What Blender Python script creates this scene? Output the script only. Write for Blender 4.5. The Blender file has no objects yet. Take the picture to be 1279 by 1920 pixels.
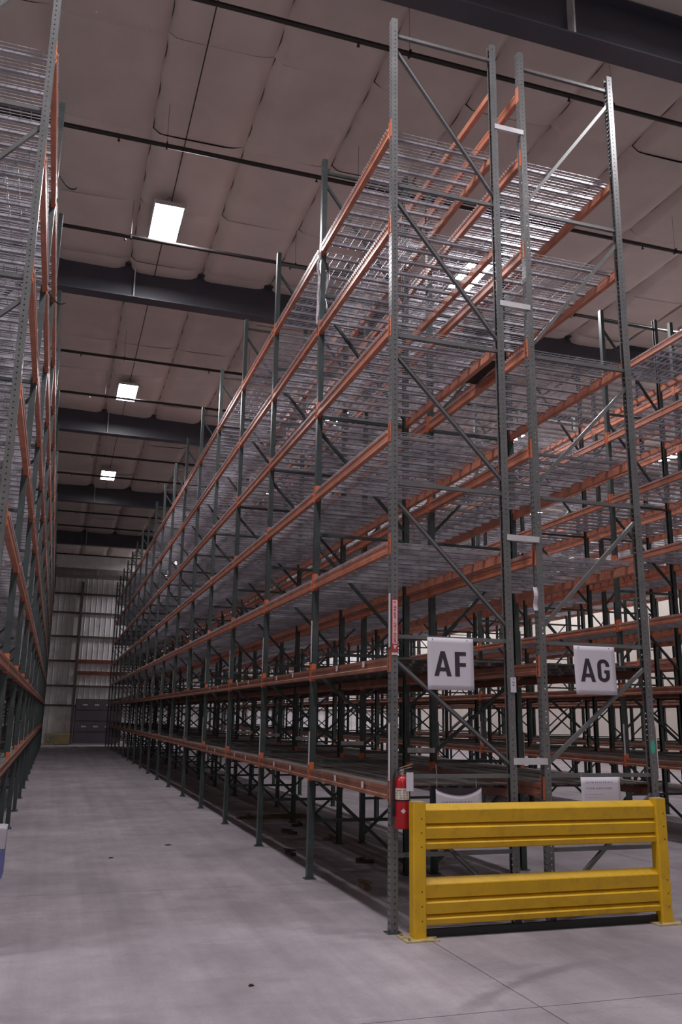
import bpy, math, random
import numpy as np
from mathutils import Matrix, Vector

random.seed(7)
SC = bpy.context.scene
COL = SC.collection

# ------------------------------------------------------------------ camera
YAW, PITCH, ROLL = 0.30961, 0.23281, 0.01531
EYE = 1.7232
fwd = Vector((math.sin(YAW)*math.cos(PITCH), math.cos(YAW)*math.cos(PITCH), math.sin(PITCH)))
r0 = Vector((math.cos(YAW), -math.sin(YAW), 0)); u0 = r0.cross(fwd)
rgt = r0*math.cos(ROLL) + u0*math.sin(ROLL); upv = -r0*math.sin(ROLL) + u0*math.cos(ROLL)
cam = bpy.data.cameras.new('camera'); camo = bpy.data.objects.new('camera', cam); COL.objects.link(camo)
m = Matrix.Identity(4)
for i in range(3):
    m[i][0], m[i][1], m[i][2] = rgt[i], upv[i], -fwd[i]
m[2][3] = EYE
camo.matrix_world = m
cam.sensor_fit = 'VERTICAL'; cam.sensor_height = 36.0; cam.lens = 36.0*1621.82/1920
cam.clip_start = 0.05; cam.clip_end = 200
SC.camera = camo

# ------------------------------------------------------------------ world, exposure
w = bpy.data.worlds.new('world'); SC.world = w; w.use_nodes = True
w.node_tree.nodes['Background'].inputs[0].default_value = (0.75, 0.72, 0.80, 1)
w.node_tree.nodes['Background'].inputs[1].default_value = 0.02
SC.view_settings.view_transform = 'Standard'; SC.view_settings.look = 'None'
SC.view_settings.gamma = 1.0; SC.view_settings.use_curve_mapping = False
SC.view_settings.exposure = 0.08
LAMP, LAMP_AISLE = 170.0, 120.0   # emission of the high-bay lamps in the open area and over the aisles

# ------------------------------------------------------------------ materials
MATS = {}
def mat(name, col, rough=0.6, metal=0.0, var=0.15, scale=3.0, bump=0.0, bscale=40.0, spec=0.5, dirt=None, dirt_amt=0.0, dirt_scale=2.0, stretch=(1,1,1)):
    if name in MATS: return MATS[name]
    M = bpy.data.materials.new(name); M.use_nodes = True; nt = M.node_tree; N = nt.nodes; L = nt.links
    b = N['Principled BSDF']
    b.inputs['Roughness'].default_value = rough; b.inputs['Metallic'].default_value = metal
    b.inputs['Specular IOR Level'].default_value = spec
    g = N.new('ShaderNodeNewGeometry'); mp = N.new('ShaderNodeMapping'); mp.inputs['Scale'].default_value = stretch
    L.new(g.outputs['Position'], mp.inputs['Vector'])
    n = N.new('ShaderNodeTexNoise'); n.inputs['Scale'].default_value = scale; n.inputs['Detail'].default_value = 5
    L.new(mp.outputs[0], n.inputs['Vector'])
    r = N.new('ShaderNodeValToRGB'); L.new(n.outputs['Fac'], r.inputs[0])
    r.color_ramp.elements[0].position = 0.3; r.color_ramp.elements[1].position = 0.7
    r.color_ramp.elements[0].color = tuple(c*(1-var) for c in col)+(1,); r.color_ramp.elements[1].color = tuple(min(1, c*(1+var)) for c in col)+(1,)
    out = r.outputs[0]
    if dirt:
        n2 = N.new('ShaderNodeTexNoise'); n2.inputs['Scale'].default_value = dirt_scale; n2.inputs['Detail'].default_value = 8; n2.inputs['Roughness'].default_value = 0.7
        L.new(g.outputs['Position'], n2.inputs['Vector'])
        r2 = N.new('ShaderNodeValToRGB'); L.new(n2.outputs['Fac'], r2.inputs[0])
        r2.color_ramp.elements[0].position = 0.5; r2.color_ramp.elements[1].position = 0.72
        r2.color_ramp.elements[0].color = (0,0,0,1); r2.color_ramp.elements[1].color = (dirt_amt,)*3+(1,)
        mx = N.new('ShaderNodeMixRGB'); mx.inputs[2].default_value = tuple(dirt)+(1,)
        L.new(r2.outputs[0], mx.inputs[0]); L.new(out, mx.inputs[1]); out = mx.outputs[0]
    L.new(out, b.inputs['Base Color'])
    if bump:
        n3 = N.new('ShaderNodeTexNoise'); n3.inputs['Scale'].default_value = bscale; n3.inputs['Detail'].default_value = 4
        L.new(g.outputs['Position'], n3.inputs['Vector'])
        bp = N.new('ShaderNodeBump'); bp.inputs['Strength'].default_value = bump; bp.inputs['Distance'].default_value = 0.02
        L.new(n3.outputs['Fac'], bp.inputs['Height']); L.new(bp.outputs[0], b.inputs['Normal'])
    MATS[name] = M
    return M

def emat(name, col, strength):
    M = bpy.data.materials.new(name); M.use_nodes = True; nt = M.node_tree
    b = nt.nodes['Principled BSDF']; b.inputs['Base Color'].default_value = (0.8, 0.8, 0.8, 1)
    b.inputs['Emission Color'].default_value = tuple(col)+(1,); b.inputs['Emission Strength'].default_value = strength
    MATS[name] = M
    return M

def floor_mat():
    M = bpy.data.materials.new('concrete'); M.use_nodes = True; nt = M.node_tree; N = nt.nodes; L = nt.links
    b = N['Principled BSDF']; b.inputs['Specular IOR Level'].default_value = 0.35
    g = N.new('ShaderNodeNewGeometry')
    def noise(scale, detail=6, st=(1,1,1), rough=.6, loc=(0,0,0)):
        mp = N.new('ShaderNodeMapping'); mp.inputs['Scale'].default_value = st; mp.inputs['Location'].default_value = loc
        L.new(g.outputs['Position'], mp.inputs['Vector'])
        n = N.new('ShaderNodeTexNoise'); n.inputs['Scale'].default_value = scale; n.inputs['Detail'].default_value = detail; n.inputs['Roughness'].default_value = rough
        L.new(mp.outputs[0], n.inputs['Vector']); return n.outputs['Fac']
    def ramp(f, p0, p1, c0, c1):
        r = N.new('ShaderNodeValToRGB'); L.new(f, r.inputs[0]); e = r.color_ramp.elements
        e[0].position = p0; e[1].position = p1; e[0].color = c0; e[1].color = c1; return r.outputs[0]
    def mix(mode, fac, a, c):
        x = N.new('ShaderNodeMixRGB'); x.blend_type = mode
        if isinstance(fac, float): x.inputs[0].default_value = fac
        else: L.new(fac, x.inputs[0])
        for k, v in ((1, a), (2, c)):
            if isinstance(v, tuple): x.inputs[k].default_value = v
            else: L.new(v, x.inputs[k])
        return x.outputs[0]
    W = (1,1,1,1); Z = (0,0,0,1)
    base = ramp(noise(0.55, 8, rough=.65), 0.32, 0.68, (0.262, 0.230, 0.254, 1), (0.422, 0.376, 0.408, 1))
    base = mix('MULTIPLY', 0.8, base, ramp(noise(2.6, 8, (1, .55, 1), .7), 0.3, 0.62, (0.80, 0.79, 0.80, 1), (1.06, 1.06, 1.06, 1)))
    # lengthwise wheel tracks
    base = mix('MULTIPLY', 0.75, base, ramp(noise(1.5, 5, (2.2, 0.05, 1), .6), 0.33, 0.6, (0.78, 0.77, 0.78, 1), (1.03, 1.03, 1.03, 1)))
    # cross scuffs and pale scrubbed patches
    base = mix('MIX', ramp(noise(1.1, 9, (.35, 1.3, 1), .75, (4, 2, 0)), 0.58, 0.72, Z, (0.5,0.5,0.5,1)), base, (0.47, 0.435, 0.465, 1))
    base = mix('MIX', ramp(noise(1.4, 9, (.6, 1.8, 1), .8, (9, 7, 0)), 0.54, 0.70, Z, (0.6,0.6,0.6,1)), base, (0.20, 0.176, 0.190, 1))
    # speckle
    base = mix('MULTIPLY', 0.35, base, ramp(noise(60, 3), 0.35, 0.6, (0.75,0.75,0.75,1), W))
    # tyre arcs
    def arc(cx, cy, rad, wd, amt, a_):
        sp = N.new('ShaderNodeSeparateXYZ'); L.new(g.outputs['Position'], sp.inputs[0])
        def mth(op, a, c=None):
            q = N.new('ShaderNodeMath'); q.operation = op
            for k, v in ((0, a), (1, c)):
                if v is None: continue
                if isinstance(v, (int, float)): q.inputs[k].default_value = v
                else: L.new(v, q.inputs[k])
            return q.outputs[0]
        dx = mth('SUBTRACT', sp.outputs[0], cx); dy = mth('SUBTRACT', sp.outputs[1], cy)
        d = mth('SQRT', mth('ADD', mth('MULTIPLY', dx, dx), mth('MULTIPLY', dy, dy)))
        e = mth('ABSOLUTE', mth('SUBTRACT', d, rad))
        e = mth('ADD', e, mth('MULTIPLY', mth('SUBTRACT', noise(2.2, 6), 0.5), wd*1.6))
        k = N.new('ShaderNodeMapRange'); k.inputs[1].default_value = wd*0.3; k.inputs[2].default_value = wd; k.inputs[3].default_value = amt; k.inputs[4].default_value = 0
        L.new(e, k.inputs[0]); return mix('MIX', mth('MULTIPLY', k.outputs[0], ramp(noise(.8, 4, loc=(a_, 0, 0)), .42, .58, Z, W)), base, (0.16, 0.145, 0.16, 1))
    base = arc(4.6, 3.1, 3.0, 0.09, 0.6, 1.0)
    base = arc(-1.2, 2.4, 3.6, 0.12, 0.35, 3.0)
    L.new(base, b.inputs['Base Color'])
    rr = ramp(noise(1.2, 6), 0.3, 0.7, (0.62,)*3+(1,), (0.8,)*3+(1,)); L.new(rr, b.inputs['Roughness'])
    bp = N.new('ShaderNodeBump'); bp.inputs['Strength'].default_value = 0.08; bp.inputs['Distance'].default_value = 0.01
    L.new(noise(30, 6), bp.inputs['Height']); L.new(bp.outputs[0], b.inputs['Normal'])
    return M

FLOOR = floor_mat()
JOINT = mat('joint_filler', (0.05, 0.045, 0.05), 0.9)
GREEN = mat('green_enamel', (0.040, 0.053, 0.054), 0.38, 0.0, .25, 4, dirt=(0.13, 0.13, 0.13), dirt_amt=.3, dirt_scale=9)
GREY = mat('grey_green_enamel', (0.125, 0.125, 0.130), 0.36, 0.0, .15, 4, dirt=(0.20, 0.19, 0.19), dirt_amt=.35, dirt_scale=9)
ORANGE = mat('orange_enamel', (0.60, 0.225, 0.140), 0.38, 0.0, .2, 5, dirt=(0.30, 0.20, 0.17), dirt_amt=.5, dirt_scale=7)
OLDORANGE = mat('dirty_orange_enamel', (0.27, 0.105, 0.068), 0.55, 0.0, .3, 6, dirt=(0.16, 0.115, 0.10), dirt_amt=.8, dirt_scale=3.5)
DECKING = mat('grey_deck_board', (0.115, 0.098, 0.092), 0.75, 0, .3, 2.0, stretch=(8, .6, 1))
ORANGE2 = mat('bright_orange_enamel', (0.60, 0.145, 0.055), 0.45, 0.0, .15, 5)
GALV = mat('galvanised_wire', (0.41, 0.395, 0.44), 0.33, 0.42, .25, 6)
SPACER = mat('galvanised_plate', (0.62, 0.61, 0.64), 0.40, 0.3, .12, 6)
YELLOW = mat('yellow_enamel', (0.66, 0.385, 0.010), 0.42, 0.0, .08, 4, dirt=(0.36, 0.20, 0.02), dirt_amt=.45, dirt_scale=11)
RED = mat('red_enamel', (0.40, 0.008, 0.016), 0.32, 0.0, .08)
BLACK = mat('black_rubber', (0.012, 0.012, 0.013), 0.55)
PAPER = mat('paper', (0.60, 0.56, 0.64), 0.75, 0, .04, 3)
PAPER2 = mat('old_label_paper', (0.62, 0.57, 0.60), 0.7, 0, .08, 12)
INK = mat('sign_ink', (0.030, 0.022, 0.035), 0.6)
GREYINK = mat('faded_ink', (0.22, 0.19, 0.24), 0.7)
PINK = mat('faded_sign_face', (0.74, 0.50, 0.53), 0.6, 0, .06)
SIGNRED = mat('sign_red', (0.42, 0.030, 0.035), 0.55)
GIRDER = mat('girder_paint', (0.055, 0.057, 0.076), 0.40, 0, .15, 1.5, spec=.7)
STIFF = mat('stiffener_paint', (0.55, 0.54, 0.57), 0.6)
PIPE = mat('sprinkler_pipe', (0.022, 0.016, 0.016), 0.5, 0, .2)
BATT = mat('ceiling_insulation', (0.66, 0.595, 0.56), 0.85, 0, .06, 1.2, bump=.25, bscale=5, dirt=(0.58, 0.50, 0.47), dirt_amt=.6, dirt_scale=.9)
SEAM = mat('ceiling_deck', (0.25, 0.22, 0.21), 0.9)
WALL = mat('white_wall_sheet', (0.78, 0.76, 0.79), 0.6, 0, .08, .8, dirt=(0.30, 0.27, 0.28), dirt_amt=.6, dirt_scale=1.1, stretch=(3, 1, .3))
WALLR = mat('cream_wall_sheet', (0.80, 0.76, 0.70), 0.7, 0, .06, .8)
GIRT = mat('girt_paint', (0.10, 0.075, 0.07), 0.6)
BEAMBROWN = mat('rack_beam_brown', (0.17, 0.055, 0.035), 0.7)
DOOR = mat('grey_door_panel', (0.115, 0.095, 0.12), 0.55, 0, .12)
DUCT = mat('duct_metal', (0.38, 0.36, 0.35), 0.5, .5, .1)
WOOD = mat('pallet_wood', (0.16, 0.105, 0.07), 0.85, 0, .3, 5)
CRATE = mat('yellow_crate', (0.44, 0.36, 0.17), 0.6, 0, .2)
BLUE = mat('blue_carton', (0.17, 0.18, 0.42), 0.6, 0, .12, 9)
WHITECARD = mat('white_carton', (0.55, 0.52, 0.58), 0.7, 0, .08, 6)
FILM = mat('stretch_film', (0.72, 0.69, 0.74), 0.35, 0, .15, 25, bump=.6, bscale=60)
TEAL = mat('green_sticker', (0.05, 0.42, 0.30), 0.5)
LAMPM = emat('lamp_diffuser', (1.0, 0.975, 1.0), LAMP)
LAMPM2 = emat('aisle_lamp_diffuser', (1.0, 0.975, 1.0), LAMP_AISLE)
LAMPM3 = emat('weak_lamp_diffuser', (1.0, 0.975, 1.0), LAMP_AISLE*.32)
HOUSING = mat('lamp_housing', (0.5, 0.5, 0.52), 0.5, .2)
CONC2 = mat('base_plate_worn', (0.45, 0.36, 0.16), 0.6, 0, .3, 20, dirt=(0.35, 0.31, 0.30), dirt_amt=.9, dirt_scale=14)
EXTLABEL = mat('extinguisher_label', (0.62, 0.56, 0.47), 0.55, 0, .1, 30)
CHROME = mat('valve_metal', (0.45, 0.42, 0.38), 0.35, .8)
DEBRIS = mat('dark_debris', (0.05, 0.04, 0.035), 0.9, 0, .4, 8)

# ------------------------------------------------------------------ mesh helpers
class MB:
    def __init__(s): s.v = []; s.f = []
    def quad(s, *p):
        n = len(s.v); s.v += list(p); s.f.append(tuple(range(n, n+len(p)))); return s
    def box(s, x0, x1, y0, y1, z0, z1):
        n = len(s.v)
        s.v += [(x0,y0,z0),(x1,y0,z0),(x1,y1,z0),(x0,y1,z0),(x0,y0,z1),(x1,y0,z1),(x1,y1,z1),(x0,y1,z1)]
        s.f += [tuple(n+i for i in q) for q in ((0,3,2,1),(4,5,6,7),(0,1,5,4),(1,2,6,5),(2,3,7,6),(3,0,4,7))]; return s
    def bevbox(s, x0, x1, y0, y1, z0, z1, b):
        # vertical prism with chamfered vertical edges
        P = [(x0+b,y0),(x1-b,y0),(x1,y0+b),(x1,y1-b),(x1-b,y1),(x0+b,y1),(x0,y1-b),(x0,y0+b)]
        return s.prism_z(P, z0, z1)
    def prism_z(s, P, z0, z1):
        n = len(s.v); k = len(P)
        s.v += [(x,y,z0) for x,y in P] + [(x,y,z1) for x,y in P]
        s.f += [tuple(n+i for i in reversed(range(k))), tuple(n+k+i for i in range(k))]
        s.f += [(n+i, n+(i+1)%k, n+k+(i+1)%k, n+k+i) for i in range(k)]; return s
    def prism_y(s, P, y0, y1):
        # P: list of (x,z)
        n = len(s.v); k = len(P)
        s.v += [(x,y0,z) for x,z in P] + [(x,y1,z) for x,z in P]
        s.f += [tuple(n+i for i in range(k)), tuple(n+k+i for i in reversed(range(k)))]
        s.f += [(n+(i+1)%k, n+i, n+k+i, n+k+(i+1)%k) for i in range(k)]; return s
    def prism_x(s, P, x0, x1):
        # P: list of (y,z)
        n = len(s.v); k = len(P)
        s.v += [(x0,y,z) for y,z in P] + [(x1,y,z) for y,z in P]
        s.f += [tuple(n+i for i in reversed(range(k))), tuple(n+k+i for i in range(k))]
        s.f += [(n+i, n+(i+1)%k, n+k+(i+1)%k, n+k+i) for i in range(k)]; return s
    def bar(s, a, b, w, d, up=(0,1,0), caps=True):
        # rectangular bar from a to b; d along 'up', w across
        a = Vector(a); b = Vector(b); t = (b-a).normalized(); u = Vector(up); u = (u-t*u.dot(t)).normalized(); q = t.cross(u)
        n = len(s.v)
        for p in (a, b):
            for i, j in ((-1,-1),(1,-1),(1,1),(-1,1)): s.v.append(tuple(p+q*(i*w/2)+u*(j*d/2)))
        s.f += [(n+i, n+(i+1)%4, n+4+(i+1)%4, n+4+i) for i in range(4)]
        if caps: s.f += [(n+3,n+2,n+1,n), (n+4,n+5,n+6,n+7)]
        return s
    def tube(s, pts, r, k=10, caps=True):
        pts = [Vector(p) for p in pts]; n0 = len(s.v); R = r if isinstance(r, (list, tuple)) else [r]*len(pts)
        prev = None
        for i, p in enumerate(pts):
            t = (pts[min(i+1, len(pts)-1)]-pts[max(i-1, 0)]).normalized()
            if prev is None:
                u = Vector((0,0,1)) if abs(t.z) < .9 else Vector((1,0,0))
            else: u = prev
            u = (u-t*u.dot(t)).normalized(); prev = u; q = t.cross(u)
            for j in range(k):
                a = 2*math.pi*j/k; s.v.append(tuple(p+u*(math.cos(a)*R[i])+q*(math.sin(a)*R[i])))
        for i in range(len(pts)-1):
            for j in range(k):
                s.f.append((n0+i*k+j, n0+i*k+(j+1)%k, n0+(i+1)*k+(j+1)%k, n0+(i+1)*k+j))
        if caps:
            s.f.append(tuple(n0+j for j in reversed(range(k)))); s.f.append(tuple(n0+(len(pts)-1)*k+j for j in range(k)))
        return s
    def mesh(s, name, material, smooth=False):
        me = bpy.data.meshes.new(name); me.from_pydata([tuple(v) for v in s.v], [], s.f)
        me.materials.append(material)
        if smooth:
            me.polygons.foreach_set('use_smooth', [True]*len(me.polygons))
        me.update(); return me
    def obj(s, name, material, parent=None, loc=(0,0,0), rz=0, smooth=False):
        return put(name, s.mesh(name, material, smooth), parent, loc, rz)

def put(name, me, parent=None, loc=(0,0,0), rz=0.0):
    o = bpy.data.objects.new(name, me); COL.objects.link(o)
    o.location = loc
    if rz: o.rotation_euler = (0,0,rz)
    if parent is not None: o.parent = parent
    return o

def empty(name, loc=(0,0,0)):
    o = bpy.data.objects.new(name, None); COL.objects.link(o); o.location = loc; o.empty_display_size = .1; return o

def tag(o, label=None, cat=None, group=None, kind=None):
    if label: o['label'] = label
    if cat: o['category'] = cat
    if group: o['group'] = group
    if kind: o['kind'] = kind
    return o

# ------------------------------------------------------------------ dimensions
Y0 = 7.18; BAY = 2.511; COLW = 0.065; COLD = 0.076; ZTOP = 8.924; DEPTH = 1.21
LEV = [1.102, 2.19, 3.236, 4.311, 5.378, 6.485, 7.576]   # middle of each beam
BH = 0.11
XL, XR = -12.0, 21.3          # side walls
YF, YB = -10.0, 52.7          # wall behind the camera, end wall
ZC = 10.93                    # roof deck
NB = 17

# ------------------------------------------------------------------ structure: floor
XJ = [3.015+4.3*k for k in range(-4, 6)]; YJ = [5.23+4.23*k for k in range(-4, 13)]
fl = tag(MB().box(XL, XR, YF, YB, -0.12, -0.012).obj('floor', JOINT), kind='structure', label='grey concrete warehouse floor with saw cut joints')
slabs = {}
xs = [XL]+[x for x in XJ if XL < x < XR-.5]+[XR]; ys = [YF]+[y for y in YJ if YF < y < YB-.5]+[YB]
for a, b in zip(xs, xs[1:]):
    for c, d in zip(ys, ys[1:]):
        key = (round(b-a, 3), round(d-c, 3))
        if key not in slabs: slabs[key] = MB().box(.004, key[0]-.004, .004, key[1]-.004, -.012, 0).mesh('slab', FLOOR)
        put('slab', slabs[key], fl, (a, c, 0))

# walls
def corr(x0, x1, z0, z1, y, pitch, depth):
    b = MB(); x = x0; prof = []
    while x < x1:
        prof += [(x, 0), (x+pitch*.78, 0), (x+pitch*.84, -depth), (x+pitch*.94, -depth)]; x += pitch
    prof.append((x1, 0))
    for (xa, da), (xb, db) in zip(prof, prof[1:]):
        b.quad((xa, y+da, z0), (xb, y+db, z0), (xb, y+db, z1), (xa, y+da, z1))
    return b
wb = tag(MB().box(XL, XR, YB, YB+.15, 0, ZC).obj('wall_back', WALL), kind='structure', label='white sheeted end wall of the warehouse')
gz = [0.05, 2.14, 3.23, 4.63, 6.03, 7.40, 8.5, 10.0]
sheets = {}
for a, b in zip(gz, gz[1:]):
    for sx in range(-4, 7):
        put('wall_panel', sheets.setdefault(round(b-a, 3), corr(0, 2.98, 0, b-a-.02, 0, .30, .02).mesh('wall_panel', WALL)), wb, (1.0+sx*3.0, YB-.022, a))
g_long = MB().box(XL, 1.0, YB-.13, YB-.03, -.05, .05).mesh('girt_or_beam', GIRT)
g_r = MB().box(1.0, XR, YB-.13, YB-.03, -.05, .05).mesh('girt_or_beam', GIRT)
g_beam = MB().box(1.06, XR, YB-.13, YB-.03, -.10, .10).mesh('girt_or_beam', BEAMBROWN)  # brown bars on the wall, standing in for rack beams before it
for z in gz[1:-1]:
    put('girt_or_beam', g_long, wb, (0, 0, z))
    put('girt_or_beam', g_beam if z == 4.63 else g_r, wb, (0, 0, z))
put('girt_or_beam', g_beam, wb, (0, 0, 3.98))
for x in (-8.0, 1.02, 10.0):
    MB().box(x-.07, x+.07, YB-.32, YB-.14, 0, 9.2).obj('wall_column', GIRT, wb)
MB().box(XL, XR, YB-.10, YB-.02, 0.0, .09).obj('base_curb', PAPER2, wb)
d1 = tag(MB().box(1.14, 3.75, YB-.16, YB-.14, 0.09, 2.52).obj('door_1', GIRT), kind='structure', label='dark grey sectional dock door in the end wall')
for i in range(4):
    MB().box(1.18, 3.72, YB-.20, YB-.162, .11+i*.6, .67+i*.6).obj('door_panel', DOOR, d1)
    if i in (1, 3):
        for x in (1.55, 2.20, 2.85):
            MB().box(x, x+.26, YB-.207, YB-.201, .35+i*.6, .43+i*.6).obj('door_light', PAPER2, d1)
wr = tag(MB().box(XR, XR+.15, YF, YB, 0, ZC).obj('wall_right', WALLR), kind='structure', label='cream side wall seen through the racks')
wl = tag(MB().box(XL-.15, XL, YF, YB, 0, ZC).obj('wall_left', WALLR), kind='structure', label='cream side wall left of the racks')
wf = tag(MB().box(XL, XR, YF-.15, YF, 0, ZC).obj('wall_front', WALLR), kind='structure', label='wall behind the viewer')

# ceiling with pillowed insulation batts
ce = tag(MB().box(XL, XR, YF, YB, ZC, ZC+.2).obj('ceiling', SEAM), kind='structure', label='roof lined with taupe insulation batts')
def batt_mesh(wx, wy, seed, sag):
    rnd = random.Random(seed); nx, ny = 14, 14; b = MB(); ph = rnd.random()*6
    for j in range(ny+1):
        for i in range(nx+1):
            u, v = i/nx, j/ny
            e1 = min(1, u/.10); e2 = min(1, (1-u)/.22); ev = min(1, min(v, 1-v)/.10)
            edge = math.sin(e1*math.pi/2)*math.sin(e2*math.pi/2)**.8*(.62+.38*math.sin(ev*math.pi/2))
            wob = .022*math.sin(5*v*math.pi+ph)*(1-e1)
            z = -.012 - (sag+.15)*edge*(.85+.15*math.sin(3*u+ph)*math.sin(2.2*v*math.pi+ph)) - .012*(1-min(1, min(v, 1-v)/.05))
            b.v.append((u*wx+wob, v*wy, z))
    for j in range(ny):
        for i in range(nx):
            a = j*(nx+1)+i; b.f.append((a, a+nx+1, a+nx+2, a+1))
    return b.mesh('insulation_batt', BATT, smooth=True)
bx = [0.72+1.5*k for k in range(-4, 9)]
by = [8.25+2.115*k for k in range(0, 21)]
bm = [batt_mesh(1.50, 2.115, s, .02*(s % 3)) for s in range(6)]
rb = random.Random(3)
for x in bx[:-1]:
    for y in by:
        put('insulation_batt', bm[rb.randrange(6)], ce, (x, y, ZC-rb.random()*.01))
def batt_fill(x0, x1, y0, y1):
    q = MB().box(x0, x1, y0, y1, ZC-.06, ZC-.001).obj('insulation_sheet', BATT, ce)
batt_fill(XL, bx[0]-.03, YF, YB); batt_fill(bx[-1]+.03, XR, YF, YB); batt_fill(bx[0]-.03, bx[-1]+.03, YF, by[0]-.05)

# girders
GY = [-10.3, -1.05, 8.0, 17.05, 26.45, 35.9, 45.5]
for i, y in enumerate(GY[1:]):
    g = MB(); z0 = 10.10; z1 = 10.86
    g.box(XL, XR, y-.15, y+.15, z0, z0+.022).box(XL, XR, y-.15, y+.15, z1-.02, z1).box(XL, XR, y-.009, y+.009, z0+.022, z1-.02)
    names = ['girder above the viewer', 'dark steel roof girder nearest the camera, over the tall rack ends', 'dark steel roof girder behind the nearest lit lamp',
             'dark steel roof girder behind the second lamp of the left aisle', 'dark steel roof girder behind the third lamp of the left aisle', 'dark steel roof girder closest to the end wall']
    go = tag(g.obj('roof_girder', GIRDER), names[i], 'girder', 'roof girders')
    st = MB().box(-.012, .012, -.15, -.009, z0+.022, z1-.02).mesh('stiffener', STIFF)
    for k in range(-2, 5): put('stiffener', st, go, (.84+4.66*k, y, 0))
    st2 = MB().box(-.012, .012, .009, .15, z0+.022, z1-.02).mesh('stiffener', STIFF)
    for k in range(-2, 5): put('stiffener', st2, go, (.84+4.66*k, y, 0))

# sprinkler pipes
hm = MB().tube([(0,0,-.02),(0,0,-.075)], .011, 6).tube([(0,0,-.075),(0,0,-.085)], .022, 8).mesh('sprinkler_head', PIPE)
rod = MB().tube([(0,0,0.03),(0,0,.74)], .003, 4).box(-.012, .012, -.04, .04, -.04, .045).mesh('pipe_hanger', PIPE)
PY = [8.80, 11.70, 14.50, 20.15, 22.95, 28.70, 31.35, 37.6, 40.6, 48.2]
ords = ['first', 'second', 'third', 'fourth', 'fifth', 'sixth', 'seventh', 'eighth', 'ninth', 'tenth']
for i, y in enumerate(PY):
    p = tag(empty('sprinkler_pipe', (0, y, 10.06)), 'black sprinkler pipe crossing under the roof, %s from the camera' % ords[i], 'pipe', 'sprinkler pipes')
    MB().tube([(-8, 0, 0), (XR-.05, 0, 0)], .034, 10).obj('pipe_run', PIPE, p, smooth=True)
    for k in range(-1, 5):
        put('sprinkler_head', hm, p, (-.1+3.05*k+.3*(i % 3), 0, 0)); put('pipe_hanger', rod, p, (.6+3.05*k+.3*(i % 2), 0, 0))

# ------------------------------------------------------------------ lamps
def lamp_meshes():
    h = MB(); h.box(-.28, .28, -.66, .66, .03, .08).box(-.14, .14, -.40, .40, .08, .13)
    d = MB(); d.quad((-.25,-.63,.024), (-.25,.63,.024), (.25,.63,.024), (.25,-.63,.024))
    f = MB(); f.box(-.28, -.251, -.66, .66, .008, .03).box(.251, .28, -.66, .66, .008, .03).box(-.251, .251, -.66, -.631, .008, .03).box(-.251, .251, .631, .66, .008, .03)
    c = MB()
    for y in (-.5, .5): c.tube([(-.12, y, .08), (0, y, .26)], .004, 4).tube([(.12, y, .08), (0, y, .26)], .004, 4).tube([(0,y,.26),(0,y,.37)], .004, 4)
    return h.mesh('housing', HOUSING), d.mesh('diffuser', LAMPM), f.mesh('rim', HOUSING), c.mesh('suspension_wire', PIPE)
LM = lamp_meshes(); DIM = LM[1].copy(); DIM.materials[0] = LAMPM2; WEAK = LM[1].copy(); WEAK.materials[0] = LAMPM3
def lamp(x, y, label, z=10.48, strength=None):
    o = tag(empty('high_bay_lamp', (x, y, z)), label, 'lamp', 'high bay lamps')
    for n, me in zip(('housing', 'diffuser', 'rim', 'suspension_wire'), LM): put(n, strength if strength and n == 'diffuser' else me if n != 'diffuser' or y < 10 or x > 10 or y > 45 else WEAK if y > 30 else DIM, o)
lamp(1.20, 14.6, 'glowing high bay lamp nearest the viewer over the left aisle')
lamp(1.20, 23.65, 'glowing high bay lamp in the middle of the three over the left aisle')
lamp(1.20, 32.8, 'smallest, farthest of the three glowing lamps over the left aisle')
lamp(1.20, 5.6, 'high bay lamp above the foreground floor, out of view')
lamp(7.3, 5.0, 'high bay lamp in front of rack AG, out of view', strength=DIM)
lamp(7.3, 14.5, 'glowing high bay lamp seen through the wire decks between rack AF and AG')
for i, y in enumerate((23.6, 32.7)): lamp(7.3, y, 'high bay lamp over the aisle right of rack AG, %s behind the nearest one' % ('first', 'second')[i])
lamp(6.2, 51.2, 'high bay lamp close to the end wall behind the rack ends, hidden by racks')
for i, y in enumerate((14.5, 23.6, 32.7)): lamp(13.2, y, 'high bay lamp over the second aisle to the right, %s along it' % ords[i])
for i, y in enumerate((14.5, 23.6, 32.7, 41.8, 49.3)): lamp(19.2, y, 'added unseen high bay lamp brightening the cream side wall, %s along it' % ords[i])  # unseen lamp row added to brighten the side wall behind the racks
lamp(-6.0, 5.6, 'high bay lamp over the floor left of the left rack, out of view')
lamp(1.20, -3.6, 'high bay lamp behind the viewer, out of view')
tag(MB().tube([(1.24, 8.2, 10.70), (1.24, 36, 10.70)], .010, 6).obj('conduit', PIPE), 'thin dark conduit along the ceiling above the aisle lamps', 'conduit')

# duct along the end wall
du = tag(empty('air_duct', (0, YB-.75, 9.62)), 'round grey air duct running along the top of the end wall', 'duct')
MB().tube([(-6, 0, 0), (12, 0, 0)], .30, 20).obj('duct_run', DUCT, du, smooth=True)
for x in (-2.2, .45, 1.75, 4.3): MB().tube([(x-.05, 0, 0), (x+.05, 0, 0)], .33, 20).obj('duct_collar', DUCT, du)

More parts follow.
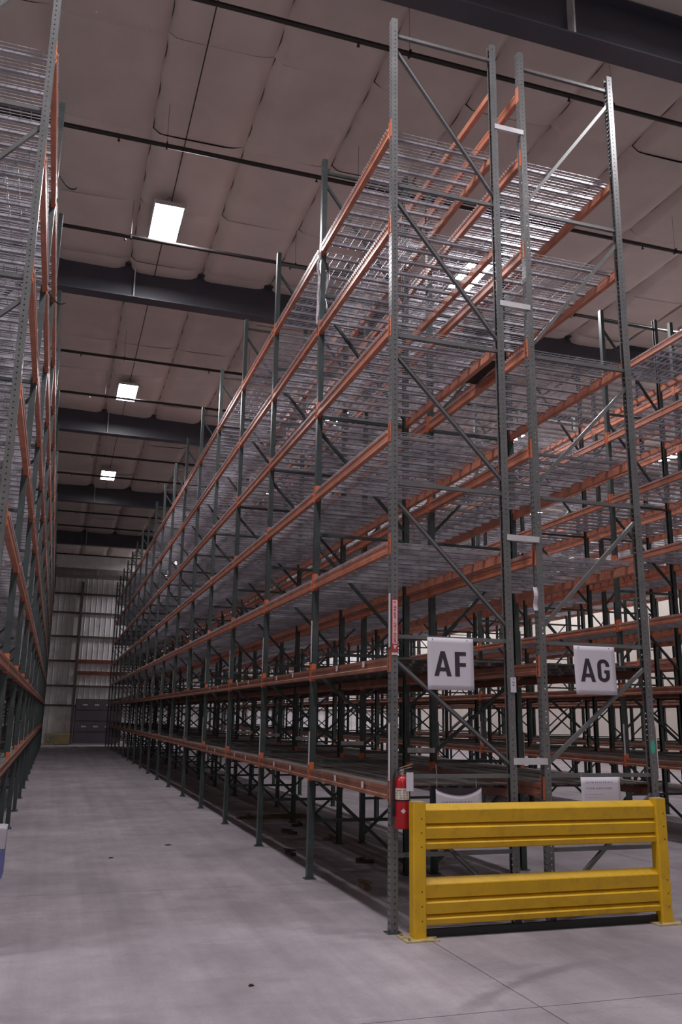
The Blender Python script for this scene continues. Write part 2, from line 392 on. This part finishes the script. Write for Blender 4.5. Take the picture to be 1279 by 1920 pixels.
# ------------------------------------------------------------------ pallet racks
def column_plain():
    b = MB(); t = .003
    b.box(0, t, 0, COLD, 0, ZTOP).box(t, COLW, 0, t, 0, ZTOP).box(t, COLW, COLD-t, COLD, 0, ZTOP)
    b.box(COLW-t, COLW, t, .018, 0, ZTOP).box(COLW-t, COLW, COLD-.018, COLD-t, 0, ZTOP)
    return b.mesh('column', GREEN)
def perf(b, fn, u0, u1, holes, pitch, zmax, rad, flip=False):
    # sheet with holes; fn(u,z)->xyz ; holes: list of u centres inside cells
    edges = [u0]+[(a+c)/2 for a, c in zip(holes, holes[1:])]+[u1]
    n = int(zmax/pitch)
    for ci, hu in enumerate(holes):
        ua, ub = edges[ci], edges[ci+1]
        for k in range(n):
            za, zb = k*pitch, (k+1)*pitch; zc = (za+zb)/2
            sq = [(ua,za),(hu,za),(ub,za),(ub,zc),(ub,zb),(hu,zb),(ua,zb),(ua,zc)]
            an = [math.radians(q) for q in (225,270,315,0,45,90,135,180)]
            ci_ = [(hu+rad*math.cos(a), zc+rad*1.15*math.sin(a)) for a in an]
            n0 = len(b.v); b.v += [fn(*q) for q in sq]+[fn(*q) for q in ci_]
            for i in range(8):
                f = (n0+i, n0+(i+1)%8, n0+8+(i+1)%8, n0+8+i)
                b.f.append(f if not flip else tuple(reversed(f)))
    if n*pitch < zmax:
        q = [fn(u0,n*pitch), fn(u1,n*pitch), fn(u1,zmax), fn(u0,zmax)]; b.quad(*(q if not flip else reversed(q)))
def column_perf():
    b = MB(); t = .003; P = .0508
    perf(b, lambda u, z: (u, 0, z), 0, COLW, [.036], P, ZTOP, .0062)
    perf(b, lambda u, z: (u, COLD, z), 0, COLW, [.036], P, ZTOP, .0062, True)
    perf(b, lambda u, z: (0, u, z), 0, COLD, [.020, .056], P, ZTOP, .0085, True)
    b.box(COLW-t, COLW, .0005, .018, 0, ZTOP).box(COLW-t, COLW, COLD-.018, COLD-.0005, 0, ZTOP)
    b.quad((0,0,ZTOP), (.012,0,ZTOP), (.012,COLD,ZTOP), (0,COLD,ZTOP))
    return b.mesh('column', GREY)
COLM, COLP = column_plain(), column_perf()
FOOT = MB().box(-.03, COLW+.03, -.02, COLD+.02, 0, .008).tube([(-.015, .005, .008), (-.015, .005, .03)], .008, 6).tube([(COLW+.015, .07, .008), (COLW+.015, .07, .03)], .008, 6).mesh('base_plate', GREEN)

def brace_mesh(dx, dz, w=.034):
    b = MB()
    a = Vector((0,0,0)); c = Vector((dx,0,dz)); t = (c-a).normalized(); q = Vector((-t.z, 0, t.x))
    # C-channel lying in the frame plane: web towards -Y, two flanges
    b.bar(a+Vector((0,-.015,0)), c+Vector((0,-.015,0)), w, .004, (0,1,0))
    for s in (-1, 1): b.bar(a+q*(s*(w/2-.002)), c+q*(s*(w/2-.002)), .004, .034, (0,1,0))
    return b.mesh('brace', GREEN)
IN0, IN1 = COLW-.008, DEPTH-COLW+.008
HZ = [.60, 1.235, 2.43, 3.84, 5.32, 6.96, 8.74]
DG = [(8.56, 7.08), (6.79, 5.44), (5.12, 3.98), (3.68, 2.58), (2.22, 1.34), (1.06, .12)]   # (aisle side z, inner side z)
HB = brace_mesh(IN1-IN0, 0); HB0 = HB.copy(); HB0.materials[0] = GREY
def beam_mesh(conn):
    b = MB(); x = -.010; h = BH/2
    P = [(x,-h),(.045,-h),(.045,h-.04),(.022,h-.04),(.022,h),(x,h),(x,h-.030),(x+.006,h-.036),(x+.006,-h+.036),(x,-h+.030)]
    b.prism_y(list(reversed(P)), COLD+.004, BAY-.004)
    if conn:
        for y0, y1 in ((.012, COLD+.005), (BAY-.005, BAY+COLD-.012)): conn_box(b, y0, y1)
    return b.mesh('beam', ORANGE)
def conn_box(b, y0, y1):
    b.box(-.0045, -.0005, y0, y1, -.075, .125)
    if y0 < .5: b.box(-.0045, .045, COLD+.0005, COLD+.0038, -.075, .125)
    else: b.box(-.0045, .045, BAY-.0038, BAY-.0005, -.075, .125)
BEAM, BEAMC = beam_mesh(False), beam_mesh(True)
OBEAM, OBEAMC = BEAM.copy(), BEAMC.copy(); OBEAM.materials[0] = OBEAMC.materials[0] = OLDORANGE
CONA = MB(); conn_box(CONA, .012, COLD-.039); CONA = CONA.mesh('beam_connector', ORANGE2)
CONB = MB(); conn_box(CONB, BAY+.040, BAY+COLD-.012); CONB = CONB.mesh('beam_connector', ORANGE2)

def deck_mesh(fine=True):
    b = MB(); W = 1.165; r = .0052; zt = BH/2+.004; n = 24
    x0, x1 = -.018, DEPTH+.018
    for i in range(n):
        y = .012+i*(W-.024)/(n-1)
        b.bar((x0, y, zt), (x1, y, zt), r, r, (0,0,1), False)
        for xx in (x0, x1): b.bar((xx, y, zt+.002), (xx, y, zt-.042), r, r, (1,0,0), False)
    m_ = 12
    for i in range(m_):
        x = .03+i*(DEPTH-.06)/(m_-1); b.bar((x, 0, zt-.005), (x, W, zt-.005), r, r, (0,0,1), False)
    for x in (x0-.004, x1+.004): b.bar((x, 0, zt-.030), (x, W, zt-.030), r, r, (0,0,1), False)
    for i in range(5):   # support channels
        y = .09+i*(W-.18)/4
        P = [(y-.019, zt-.012), (y-.019, zt-.040), (y+.019, zt-.040), (y+.019, zt-.012), (y+.014, zt-.012), (y+.014, zt-.036), (y-.014, zt-.036), (y-.014, zt-.012)]
        b.prism_x(list(reversed(P)), .024, DEPTH-.024)
    return b.mesh('wire_deck', GALV)
DECK = deck_mesh()
def panel_mesh():
    b = MB(); W = 1.165; zt = BH/2+.003; n = 8; w_ = (DEPTH+.014)/n
    for i in range(n):
        x = -.007+i*w_; b.box(x+.012, x+w_-.012, 0, W, zt-.012, zt+.004*(i % 2))
    for i in range(3): b.box(.024, DEPTH-.024, .12+i*.44, .18+i*.44, zt-.038, zt-.012)
    return b.mesh('deck_panel', DECKING)
PANEL = panel_mesh()
LBL = MB().box(-.012, -.009, -.004, .034, 0, .48).mesh('barcode_label', PAPER2)
LBL2 = MB().box(-.012, -.009, -.004, .034, 0, .36).mesh('barcode_label', PAPER2)

def bracing_mesh(mirror):
    b = MB()
    for z in HZ: b.bar((IN0,0,z), (IN1,0,z), .034, .034, (0,1,0), False)
    for za, zb in DG:
        b.bar((IN0,0,za), (IN1,0,zb), .034, .034, (0,1,0), False) if not mirror else b.bar((IN1,0,za), (IN0,0,zb), .034, .034, (0,1,0), False)
    return b.mesh('bracing', GREEN)
BRM = {False: bracing_mesh(False), True: bracing_mesh(True)}
DGM = {}
for mir in (False, True):
    for i, (za, zb) in enumerate(DG):
        DGM[mir, i] = brace_mesh(IN1-IN0, zb-za) if not mir else brace_mesh(IN1-IN0, za-zb)

DG0 = {q: me.copy() for q, me in DGM.items()}
for me in DG0.values(): me.materials[0] = GREY

def rack(x0, label, aisle_right, k0=0, k1=NB, near=5, perf_k=1, labels=(), extra_rear=False, name='pallet_rack', topgaps=()):
    """x0: left face of the row, frames DEPTH deep; aisle_right: the aisle (braces' high end) lies on the right"""
    R = tag(empty(name, (x0, Y0, 0)), label, 'pallet rack', 'pallet racking rows')
    rd = random.Random(int(x0*100))
    for k in range(k0, k1+1):
        y = k*BAY; me = COLP if k < perf_k else COLM
        c1 = put('column', me, R, (0, y, 0)); c2 = put('column', me, R, (DEPTH, y+COLD, 0), math.pi)
        if k < near+3: put('base_plate', FOOT, c1); put('base_plate', FOOT, c2)
        if k in labels:
            put('barcode_label', LBL, c1 if not aisle_right else c2, (0, 0 if not aisle_right else .046, 2.33))
            put('barcode_label', LBL2 if k % 2 else LBL, c1 if not aisle_right else c2, (0, 0 if not aisle_right else .046, 1.20))
        if k < k0+near:
            for z in HZ: put('cross_brace', HB0 if k == 0 else HB, R, (IN0, y+.038, z))
            for i, (za, zb) in enumerate(DG):
                put('diagonal_brace', DGM[aisle_right, i] if k else DG0[aisle_right, i], R, (IN0, y+.038, za if not aisle_right else zb))
        else: put('bracing', BRM[aisle_right], R, (0, y+.038, 0))
        if k == k1: break
        for li, z in enumerate(LEV):
            for side in (0, 1):
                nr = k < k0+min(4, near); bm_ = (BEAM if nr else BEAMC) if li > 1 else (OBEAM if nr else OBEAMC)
                if side == 0: o = put('beam', bm_, R, (0, y, z))
                else: o = put('beam', bm_, R, (DEPTH, y+BAY+COLD, z), math.pi)
                if nr: put('beam_connector', CONA, o); put('beam_connector', CONB, o)
            for j in (0, 1):
                if (k, li) in topgaps: continue
                put('wire_deck' if li > 1 else 'deck_panel', DECK if li > 1 else PANEL, R, (0, y+COLD+.03+j*1.19+rd.uniform(-.012, .012), z))
        if extra_rear and k < 9:
            if aisle_right: put('beam', BEAMC, R, (0, y, 8.37))
            else: put('beam', BEAMC, R, (DEPTH, y+BAY+COLD, 8.37), math.pi)
    return R

XAF, XAG = 2.78, 4.268
AE = rack(-.49-DEPTH, 'tall green and orange pallet rack row along the left edge of the picture', True, 0, NB, labels=(2, 3, 4, 5, 7))
AF = rack(XAF, 'green and orange pallet rack row with the AF sign and fire extinguisher', False, 0, NB, near=6, labels=tuple(range(0, 12)), extra_rear=True)
AG = rack(XAG, 'green and orange pallet rack row with the AG sign and green sticker', True, 0, NB, labels=(0, 1, 2), extra_rear=True)
AH = rack(8.74, 'pallet rack row facing the AG rack across the next aisle', False, 1, NB, near=4, perf_k=0, labels=(2, 3, 4, 5))
AI = rack(8.74+1.488, 'pallet rack row standing back to back behind the row facing rack AG', True, 1, NB, near=1, perf_k=0)
AJ = rack(14.70, 'pallet rack row beyond the second aisle to the right', False, 3, 14, near=0, perf_k=0)
AK = rack(14.70+1.488, 'farthest pallet rack row, nearest the cream side wall', True, 3, 11, near=0, perf_k=0)
bl = MB().box(-.0195, -.0175, 0, .06, -.005, .05).mesh('beam_label', PAPER2)
for k in range(0, 4):
    for z in LEV[:2]:
        for q in (.62, 1.45): put('beam_label', bl, AF, (-.012, k*BAY+q+.1*k, z))
# row spacers tie AF to AG
spm = MB().prism_y([(0,-.028),(.345,-.028),(.345,.028),(0,.028)][::-1], -.006, -.002).box(0, .345, -.002, .03, .024, .028).box(0, .345, -.002, .03, -.028, -.024).mesh('row_spacer', SPACER)
for k in range(0, 6):
    for z in (1.36, 3.41, 5.84, 7.90): put('row_spacer', spm, AF, (DEPTH-.034, k*BAY, z))

# ------------------------------------------------------------------ paper signs
def sheet(w, h, nx, nz, fn, t=.002, topcut=None):
    """paper in XZ: fn(u,v)->y offset; v=0 bottom"""
    b = MB()
    for s in (0, 1):
        for j in range(nz+1):
            for i in range(nx+1):
                u, v = i/nx, j/nz; hh = h if not topcut else h*(1-topcut(u))
                b.v.append((u*w, fn(u, v)+s*t, v*hh))
    n = (nx+1)*(nz+1)
    for j in range(nz):
        for i in range(nx):
            a = j*(nx+1)+i; b.f.append((a, a+1, a+nx+2, a+nx+1)); b.f.append((n+a, n+a+nx+1, n+a+nx+2, n+a+1))
    for i in range(nx):
        b.f.append((i, n+i, n+i+1, i+1)); a = nz*(nx+1)+i; b.f.append((a, a+1, n+a+1, n+a))
    for j in range(nz):
        a = j*(nx+1); b.f.append((a, a+nx+1, n+a+nx+1, n+a)); a += nx; b.f.append((a, n+a, n+a+nx+1, a+nx+1))
    return b
def glyph(ch):
    """list of polygons in a unit box (x 0..w, z 0..1)"""
    if ch == 'A': return .72, [[(0,0),(.19,0),(.42,1),(.27,1)], [(.53,0),(.72,0),(.45,1),(.30,1)], [(.14,.19),(.58,.19),(.545,.345),(.175,.345)]]
    if ch == 'F': return .48, [[(0,0),(.20,0),(.20,1),(0,1)], [(.20,.84),(.48,.84),(.48,1),(.20,1)], [(.20,.40),(.47,.40),(.47,.555),(.20,.555)]]
    if ch == 'G':
        out = []; n = 7; t = .19; W = .60
        def pt(cx, cz, r1, r2, a): return (cx+r1*math.cos(a), cz+r2*math.sin(a))
        rx, rz = W/2, .26
        for (cz, a0, a1) in ((.74, 0, math.pi), (.26, math.pi, 2*math.pi)):
            for i in range(n):
                a, c = a0+(a1-a0)*i/n, a0+(a1-a0)*(i+1)/n
                out.append([pt(rx,cz,rx-t,rz-.16,a), pt(rx,cz,rx,rz,a), pt(rx,cz,rx,rz,c), pt(rx,cz,rx-t,rz-.16,c)])
        out.append([(0,.26),(t,.26),(t,.74),(0,.74)]); out.append([(W-t,.68),(W,.68),(W,.745),(W-t,.745)])
        out.append([(W-t,.26),(W,.26),(W,.52),(W-t,.52)]); out.append([(.33,.38),(W-t+.001,.38),(W-t+.001,.52),(.33,.52)])
        return W, out
def letters(text, x, z, h, sx, gap, fn, w, hh):
    b = MB(); cx = x
    for ch in text:
        gw, polys = glyph(ch)
        for P in polys:
            q = [(cx+px*h*sx, z+pz*h) for px, pz in P]
            b.quad(*[(a, fn(a/w, c/hh)-.0015, c) for a, c in q])
        cx += gw*h*sx+gap
    return b
def row_sign(text, x, z0, w, h, lx, lab, seed, gap):
    o = tag(empty('row_sign', (x, Y0+.012, z0)), lab, 'sign', 'row signs on the rack ends')
    fn = lambda u, v: -.012*(1-v)**2*(1.4 if seed else .8) - .006*math.sin(2.6*u+seed)
    s = sheet(w, h, 10, 10, fn).obj('sign_sheet', PAPER, o, smooth=True)
    letters(text, lx*w, .262*h, .475*h, 1.06, gap, fn, w, h).obj('lettering', INK, s)
    for u in (.11, .86): MB().tube([(u*w, fn(u,1)-.004, h-.018), (u*w, .02, h+.012)], .0035, 5).obj('zip_tie', BLACK, o)
    return o
row_sign('AF', 3.13, 1.972, .452, .462, .14, 'white paper sign reading AF hung on the rack end', 0, .034)
row_sign('AG', 4.63, 1.965, .456, .452, .13, 'white paper sign reading AG hung on the rack end', 1.2, .026)
def notice(x, z0, w, h, lab, cut, lines, band):
    o = tag(empty('notice_sheet', (x, Y0+.012, z0)), lab, 'notice', 'notices behind the guard rail')
    fn = lambda u, v: -.010*math.sin(3.0*u) - .01*(1-v)
    s = sheet(w, h, 12, 8, fn, topcut=cut).obj('notice_paper', PAPER, o, smooth=True)
    rd = random.Random(int(x*50)); b = MB()
    for (u0, u1, v, th) in lines:
        u = u0
        while u < u1:
            d = rd.uniform(.02, .055); z = v*h
            for q in (0, 1): b.quad(*[(a*w, fn(a, v)-.0015, z+c) for a, c in ((u, -th*(.5 if q else 0)), (u+d*(.45 if q else 1), -th*(.5 if q else 0)), (u+d*(.45 if q else 1), th*(.5 if q else .2)), (u, th*(.5 if q else .2)))])
            u += d+rd.uniform(.012, .03)
    b.obj('printed_lines', GREYINK, s)
    if band:
        q = MB(); n = 14
        for i in range(n):
            for_u = [i/n, (i+1)/n]
            q.quad(*[(u*w, fn(u, 1)-.003, h*(1-cut(u))+dz) for u, dz in ((for_u[0], -.004), (for_u[1], -.004), (for_u[1], .062-.05*abs(2*for_u[1]-1)), (for_u[0], .062-.05*abs(2*for_u[0]-1)))])
        q.obj('dark_top_band', INK, o)  # dark arched band along the sagging top edge of the paper
    for u in (.03, .90): MB().tube([(u*w, .004, h*(1-cut(u))-.01), (u*w, .018, 1.235-z0+.10 if u < .5 else 1.235-z0)], .0016, 4).obj('hanging_wire', SPACER, o)
    return o
notice(3.20, .78, .435, .43, 'white notice sheet with sagging dark top edge, below the AF sign', lambda u: .30-.62*(u-.52)**2 if u > .52 else .30-.45*(u-.52)**2, [(.12, .80, .56, .014), (.10, .55, .50, .005), (.10, .62, .44, .004)], True)
notice(4.645, .78, .415, .44, 'flat white notice sheet with two bold lines, below the AG sign', lambda u: 0.0, [(.13, .80, .90, .013), (.13, .78, .78, .014), (.10, .60, .66, .004), (.10, .50, .60, .004)], False)

# vertical extinguisher sign on the corner post
es = tag(empty('extinguisher_sign', (XAF+.004, Y0-.004, 2.285)), 'narrow red vertical FIRE EXTINGUISHER sign with arrow on the corner post', 'sign')
MB().box(0, .060, 0, .003, 0, .475).obj('sign_plate', SIGNRED, es)
MB().box(.007, .053, -.0012, 0, .075, .462).obj('sign_face', PINK, es)
MB().quad((.012,-.0014,.062), (.030,-.0014,.024), (.048,-.0014,.062)).obj('arrow', PAPER, es)
MB().box(0, .060, -.0012, .003, -.022, -.002).obj('lower_strip', PAPER2, es)
SEG = {'F':[(0,0,0,4),(0,4,2,4),(0,2,1.6,2)],'I':[(1,0,1,4)],'R':[(0,0,0,4),(0,4,2,4),(2,4,2,2),(0,2,2,2),(1,2,2,0)],'E':[(0,0,0,4),(0,4,2,4),(0,2,1.6,2),(0,0,2,0)],
       'X':[(0,0,2,4),(0,4,2,0)],'T':[(1,0,1,4),(0,4,2,4)],'N':[(0,0,0,4),(2,0,2,4),(0,4,2,0)],'G':[(2,4,0,4),(0,4,0,0),(0,0,2,0),(2,0,2,2),(1,2,2,2)],
       'U':[(0,4,0,0),(0,0,2,0),(2,0,2,4)],'S':[(2,4,0,4),(0,4,0,2),(0,2,2,2),(2,2,2,0),(2,0,0,0)],'H':[(0,0,0,4),(2,0,2,4),(0,2,2,2)]}
lt = MB(); zz = .458
def seg_letter(b, ch, cx, z, hw, hh, th):
    for (xa, za, xb, zb) in SEG[ch]:
        a = Vector((cx+(xa-1)*hw, -.002, z+za/4*hh)); c = Vector((cx+(xb-1)*hw, -.002, z+zb/4*hh)); t = (c-a).normalized()*th*.5
        b.bar(a-t, c+t, th, .0008, (0,1,0))
for ch in 'FIRE EXTINGUISHER':
    if ch == ' ': zz -= .008; continue
    zz -= .0228; seg_letter(lt, ch, .030, zz, .010, .015, .0034)
lt.obj('lettering', SIGNRED, es)

# small tags and sticker
tg = tag(empty('hang_tag', (3.945, Y0-.006, 1.965)), 'small white tag on the inner post left of the gap', 'tag')
MB().box(0, .056, -.002, .001, 0, .135).obj('tag_card', PAPER, tg)
MB().box(.018, .040, -.003, -.002, .085, .098).box(.018, .040, -.003, -.002, .060, .072).obj('tag_print', GREYINK, tg)
MB().tube([(.028, -.003, .122), (.028, .002, .122)], .005, 8).obj('eyelet', BLACK, tg)
t2 = tag(empty('hang_tag', (4.225, Y0+.01, 2.73)), 'white curled tag strip hanging in the gap between racks', 'tag')
sheet(.05, .22, 3, 8, lambda u, v: .010*math.sin(7*v)).obj('tag_card', PAPER, t2)
stk = MB(); P = [(.026*math.cos(a), .062*math.sin(a)) for a in [2*math.pi*i/24 for i in range(24)]]
n = len(P); stk.v = [(x, -.0015, z) for x, z in P]+[(x, -.0002, z) for x, z in P]
stk.f = [tuple(range(n)), tuple(n+i for i in reversed(range(n)))]+[(i, n+i, n+(i+1)%n, (i+1)%n) for i in range(n)]
tag(stk.obj('round_sticker', TEAL, None, (XAG+DEPTH-.036, Y0, 1.49)), 'oval teal green sticker on the outer AG post', 'sticker')

# stretch film hanging on the second AF post
def rag(name, pts, wd, material, seed):
    rd = random.Random(seed); b = MB(); n = len(pts)
    for i, p in enumerate(pts):
        p = Vector(p); ww = wd*(.6+.4*math.sin(i*1.3+seed)); j = rd.uniform(-.012, .012)
        for s, dx in ((-1, 0), (-.3, .02), (.4, -.015), (1, .01)): b.v.append((p.x+dx+j, p.y+s*ww, p.z))
    for i in range(n-1):
        for k in range(3): a = i*4+k; b.f.append((a, a+1, a+5, a+4))
    return b.obj(name, material, None, smooth=True)
y2 = Y0+BAY
fm = rag('stretch_film', [(XAF-.03, y2-.01+.01*math.sin(i*.8), 7.55-.085*i) for i in range(13)], .05, FILM, 2)
tag(fm, 'torn white stretch film trailing down the second post of the AF row', 'plastic film', 'loose stretch film')
fm = rag('stretch_film', [(XAF+.09+.02*math.sin(i*.7), y2+.06, 7.45-.075*i) for i in range(12)], .045, FILM, 5)
tag(fm, 'shorter white stretch film strip just right of the second AF post', 'plastic film', 'loose stretch film')

# ------------------------------------------------------------------ fire extinguisher
FX, FY, FZ = 2.848, Y0-.078, .825
fe = tag(empty('fire_extinguisher', (FX, FY, FZ)), 'red fire extinguisher hanging on the corner post', 'fire extinguisher')
R_ = .062
body = MB().tube([(0,0,0),(0,0,.008),(0,0,.02),(0,0,.36),(0,0,.39),(0,0,.415),(0,0,.43)], [R_*.85, R_*.96, R_, R_, R_*.9, R_*.62, R_*.3], 28).obj('cylinder', RED, fe, smooth=True)
def band(z0, z1, a0, a1, r, material, name, parent, n=16):
    b = MB()
    for i in range(n+1):
        a = a0+(a1-a0)*i/n
        for z in (z0, z1): b.v.append((r*math.cos(a), r*math.sin(a), z))
    for i in range(n): b.f.append((2*i, 2*i+2, 2*i+3, 2*i+1))
    return b.obj(name, material, parent, smooth=True)
band(.235, .325, math.radians(-175), math.radians(-5), R_+.0012, EXTLABEL, 'label_band', body)
pr_ = MB()
rd = random.Random(4)
for i in range(5):
    for j in range(4):
        a = math.radians(-150+i*27+rd.uniform(-4, 4)); r = R_+.0022; z = .245+j*.02
        t = Vector((-math.sin(a), math.cos(a), 0)); c = Vector((r*math.cos(a), r*math.sin(a), z)); ww = rd.uniform(.006, .011)
        pr_.quad(tuple(c-t*ww), tuple(c+t*ww), tuple(c+t*ww+Vector((0,0,.007))), tuple(c-t*ww+Vector((0,0,.007))))
pr_.obj('label_print', GREYINK, body)
dm = MB(); dc = math.radians(-100)
dpts = []
for (du_, dz_) in ((-.30, 0), (-.12, .012), (0, .022), (.12, .012), (.30, 0), (.12, -.012), (0, -.022), (-.12, -.012)):
    a = dc+du_*1.2; dpts.append(((R_+.0014)*math.cos(a), (R_+.0014)*math.sin(a), .145+dz_))
dm.quad(*dpts); dm.obj('diamond_mark', PAPER, body)
band(.222, .232, 0, 2*math.pi, R_+.002, BLACK, 'strap', fe, 28)
MB().box(-.02, .02, R_+.001, .0775, .10, .35).obj('wall_bracket', BLACK, fe)
vh = MB().tube([(0,0,.428),(0,0,.452)], .019, 12).box(-.014, .014, -.016, .016, .450, .478).obj('valve', CHROME, fe)
MB().bar((-.012,0,.474), (.085,-.012,.494), .005, .020, (0,1,0)).obj('carry_handle', CHROME, vh)
MB().bar((-.02,0,.486), (.095,-.014,.522), .005, .020, (0,1,0)).obj('squeeze_lever', CHROME, vh)
MB().tube([(-.010,-.018,.463), (-.03,-.024,.463)], .011, 10).obj('gauge', CHROME, vh)
hp = [(-.012,0,.465), (-.04,-.008,.478), (-.066,-.012,.462), (-.078,-.012,.41), (-.079,-.010,.32), (-.078,-.008,.20), (-.077,-.006,.10)]
MB().tube(hp, [.010]*6+[.013], 8).obj('hose', BLACK, fe, smooth=True)
ft = sheet(.062, .150, 3, 4, lambda u, v: -.006*u).obj('inspection_tag', PAPER, fe, (.010, -.075, .305))

# ------------------------------------------------------------------ yellow guard rail
gr = tag(empty('guard_rail', (0, 0, 0)), 'yellow steel guard rail in front of the AF and AG rack ends', 'guard rail')
GYF = 6.925
PL, PR_ = 2.880, 5.238; PW = .112; PD = .105
for i, px in enumerate((PL, PR_)):
    p = MB().bevbox(px, px+PW, GYF, GYF+PD, .012, 1.046, .010).obj('post', YELLOW, gr)
    MB().box(px+.004, px+PW-.004, GYF+.004, GYF+PD-.004, 1.046, 1.052).obj('post_cap', CONC2, p)
    hd = MB()
    for z in (.14, .25, .36, .70, .81, .92): hd.tube([(px+PW*.64, GYF-.001, z), (px+PW*.64, GYF+.003, z)], .0065, 8)
    hd.obj('bolt_hole', JOINT, p)
    bp = MB().box(px-.085, px+PW+.085, GYF-.065, GYF+PD+.065, 0, .012).obj('base_plate', CONC2, p)
    for x in (px-.055, px+PW+.055):
        for y in (GYF-.035, GYF+PD+.035): MB().tube([(x, y, .012), (x, y, .032)], .013, 6).obj('anchor_bolt', CHROME, p)
def rail(z1, name):
    yb = GYF+.020
    H = .375
    # front profile (y, z) from the top: hip ridges with upward facing ledges
    front = [(yb+.060, z1), (yb+.004, z1-.043), (yb, z1-.050), (yb+.010, z1-.150), (yb+.046, z1-.156), (yb, z1-.189), (yb+.008, z1-.270), (yb+.046, z1-.277), (yb, z1-.309), (yb+.006, z1-.348), (yb+.02, z1-.356)]
    back = [(y+.004, z) for y, z in reversed(front)]
    P = front+back
    return MB().prism_x(P, PL+PW-.02, PR_+.02).obj(name, YELLOW, gr)
r1 = rail(1.030, 'rail'); r2 = rail(.455, 'rail')
MB().box(PL+PW-.01, PR_+.01, GYF+.070, GYF+.100, 0.002, .062).obj('black_floor_strip', BLACK, gr)  # black strip along the floor below the lower rail

# ------------------------------------------------------------------ small loose things
bxo = tag(empty('carton', (-.98, 10.45, 0)), 'white and blue carton on the floor at the left picture edge', 'carton')
MB().box(0, .60, 0, .45, 0, .30).obj('lower_carton', BLUE, bxo)
MB().box(-.004, .604, -.004, .454, .30, .50).obj('carton_sleeve', WHITECARD, bxo)
for i in range(2): MB().box(.02, .58, .008+i*.222, .216+i*.222, .50, .507).obj('flap', WHITECARD, bxo)

def pallet(x, y, w, d, lab, n, material, grp='crates by the end wall'):
    o = tag(empty('wooden_pallet' if n == 1 else 'crate_stack', (x, y, 0)), lab, 'pallet' if n == 1 else 'crate', grp)
    for q in range(n):
        z = q*.24
        for i in range(3): MB().box(i*(w-.1)/2, i*(w-.1)/2+.1, 0, d, z+.02, z+.11).obj('block', material, o)
        for i in range(5): MB().box(0, w, i*(d-.1)/4, i*(d-.1)/4+.1, z+.11, z+.14).obj('board', material, o)
        for i in range(3): MB().box(0, w, i*(d-.1)/2, i*(d-.1)/2+.1, z, z+.02).obj('board', material, o)
    return o
pallet(-.36, YB-1.25, .45, .8, 'yellow slatted crate stack at the end wall beside the left rack', 3, CRATE)
cb = tag(empty('yellow_crate', (.18, YB-1.15, 0)), 'low yellow box standing against the end wall left of the door', 'crate', 'crates by the end wall')
MB().box(0, .78, 0, .7, .05, .54).obj('crate_body', CRATE, cb); MB().box(-.02, .80, -.02, .72, .54, .58).obj('lid', CRATE, cb)
for i in range(3): MB().box(.02+i*.31, .12+i*.31, 0, .7, 0, .05).obj('foot', WOOD, cb)

# scraps under the racks
rd = random.Random(11)
SCR = ['second', 'third', 'fourth', 'fifth', 'sixth', 'seventh', 'farthest', 'nearest']
for i, (x, y) in enumerate([(3.25, 9.1), (3.75, 10.6), (3.05, 11.4), (3.95, 12.6), (3.55, 13.4), (3.9, 14.2), (3.3, 15.4), (3.6, 8.4)]):
    a = rd.uniform(0, 3); L_ = rd.uniform(.12, .38); b = MB()
    b.bar((-L_/2, 0, .022), (L_/2*.8, .03, .026), .07, .036, (0,0,1)).bar((0, -.05, .05), (L_*.3, .08, .062), .05, .016, (0,0,1))
    b2 = b.obj('wood_scrap', DEBRIS if i % 3 else WOOD, None, (x, y, 0), a)
    tag(b2, 'splintered wood scrap on the floor under rack AF, %s from the corner post' % SCR[i], 'scrap', 'scraps under rack AF')
pw = tag(empty('wooden_board_stack', (3.45, 15.3, 0)), 'low pile of brown boards on the floor under the AF row', 'boards')
for i in range(3): MB().box(0, 1.1, i*.11, i*.11+.09, 0, .035).obj('board', WOOD, pw)
for i in range(2): MB().box(.1, .9, .04+i*.12, .13+i*.12, .035, .07).obj('board', CRATE if i else WOOD, pw)
for i, (x, y, s) in enumerate([(1.62, 12.55, .035), (2.05, 12.5, .035), (.82, 11.6, .022), (1.38, 6.1, .017)]):
    me = MB(); k = 7; P = [(s*rd.uniform(.6, 1.1)*math.cos(2*math.pi*q/k)*1.5, s*rd.uniform(.6, 1.1)*math.sin(2*math.pi*q/k)) for q in range(k)]
    me.prism_z(P, 0, .006).prism_z([(a*.6, c*.6) for a, c in P], .006, .012)
    tag(me.obj('litter', DEBRIS if i != 1 else PAPER, None, (x, y, 0)), ['dark flat litter scrap in the aisle beside the AF row', 'white paper scrap in the aisle beside the AF row', 'tiny dark crumb in the middle of the left aisle', 'dark speck of litter on the foreground floor'][i], 'litter', 'floor litter')

# dark sheet left on the AG row and straps on the left rack
sb_ = sheet(.30, .64, 4, 8, lambda u, v: .02*math.sin(4*v)); sb_.v = [(x, z, y) for x, y, z in sb_.v]
sh = sb_.obj('cardboard_sheet', DEBRIS, None, (3.965, 7.70, 5.445))
tag(sh, 'dark cardboard sheet caught in the gap between the AF and AG rows', 'cardboard')
for (y, z, r, lab) in ((9.70, 7.93, .11, 'upper dark strap end curling off the left rack into the aisle'), (9.68, 6.42, .13, 'lower dark strap end curling off the left rack into the aisle')):
    st_ = MB()
    pts = [Vector((-.47+.20*q/8, y+.012*q, z-.10*math.sin(q/8*math.pi*.8))) for q in range(9)]
    for a, c in zip(pts, pts[1:]): st_.bar(a, c, .006, .028, (0,1,0))
    tag(st_.obj('strap', BLACK), lab, 'strap', 'loose straps')
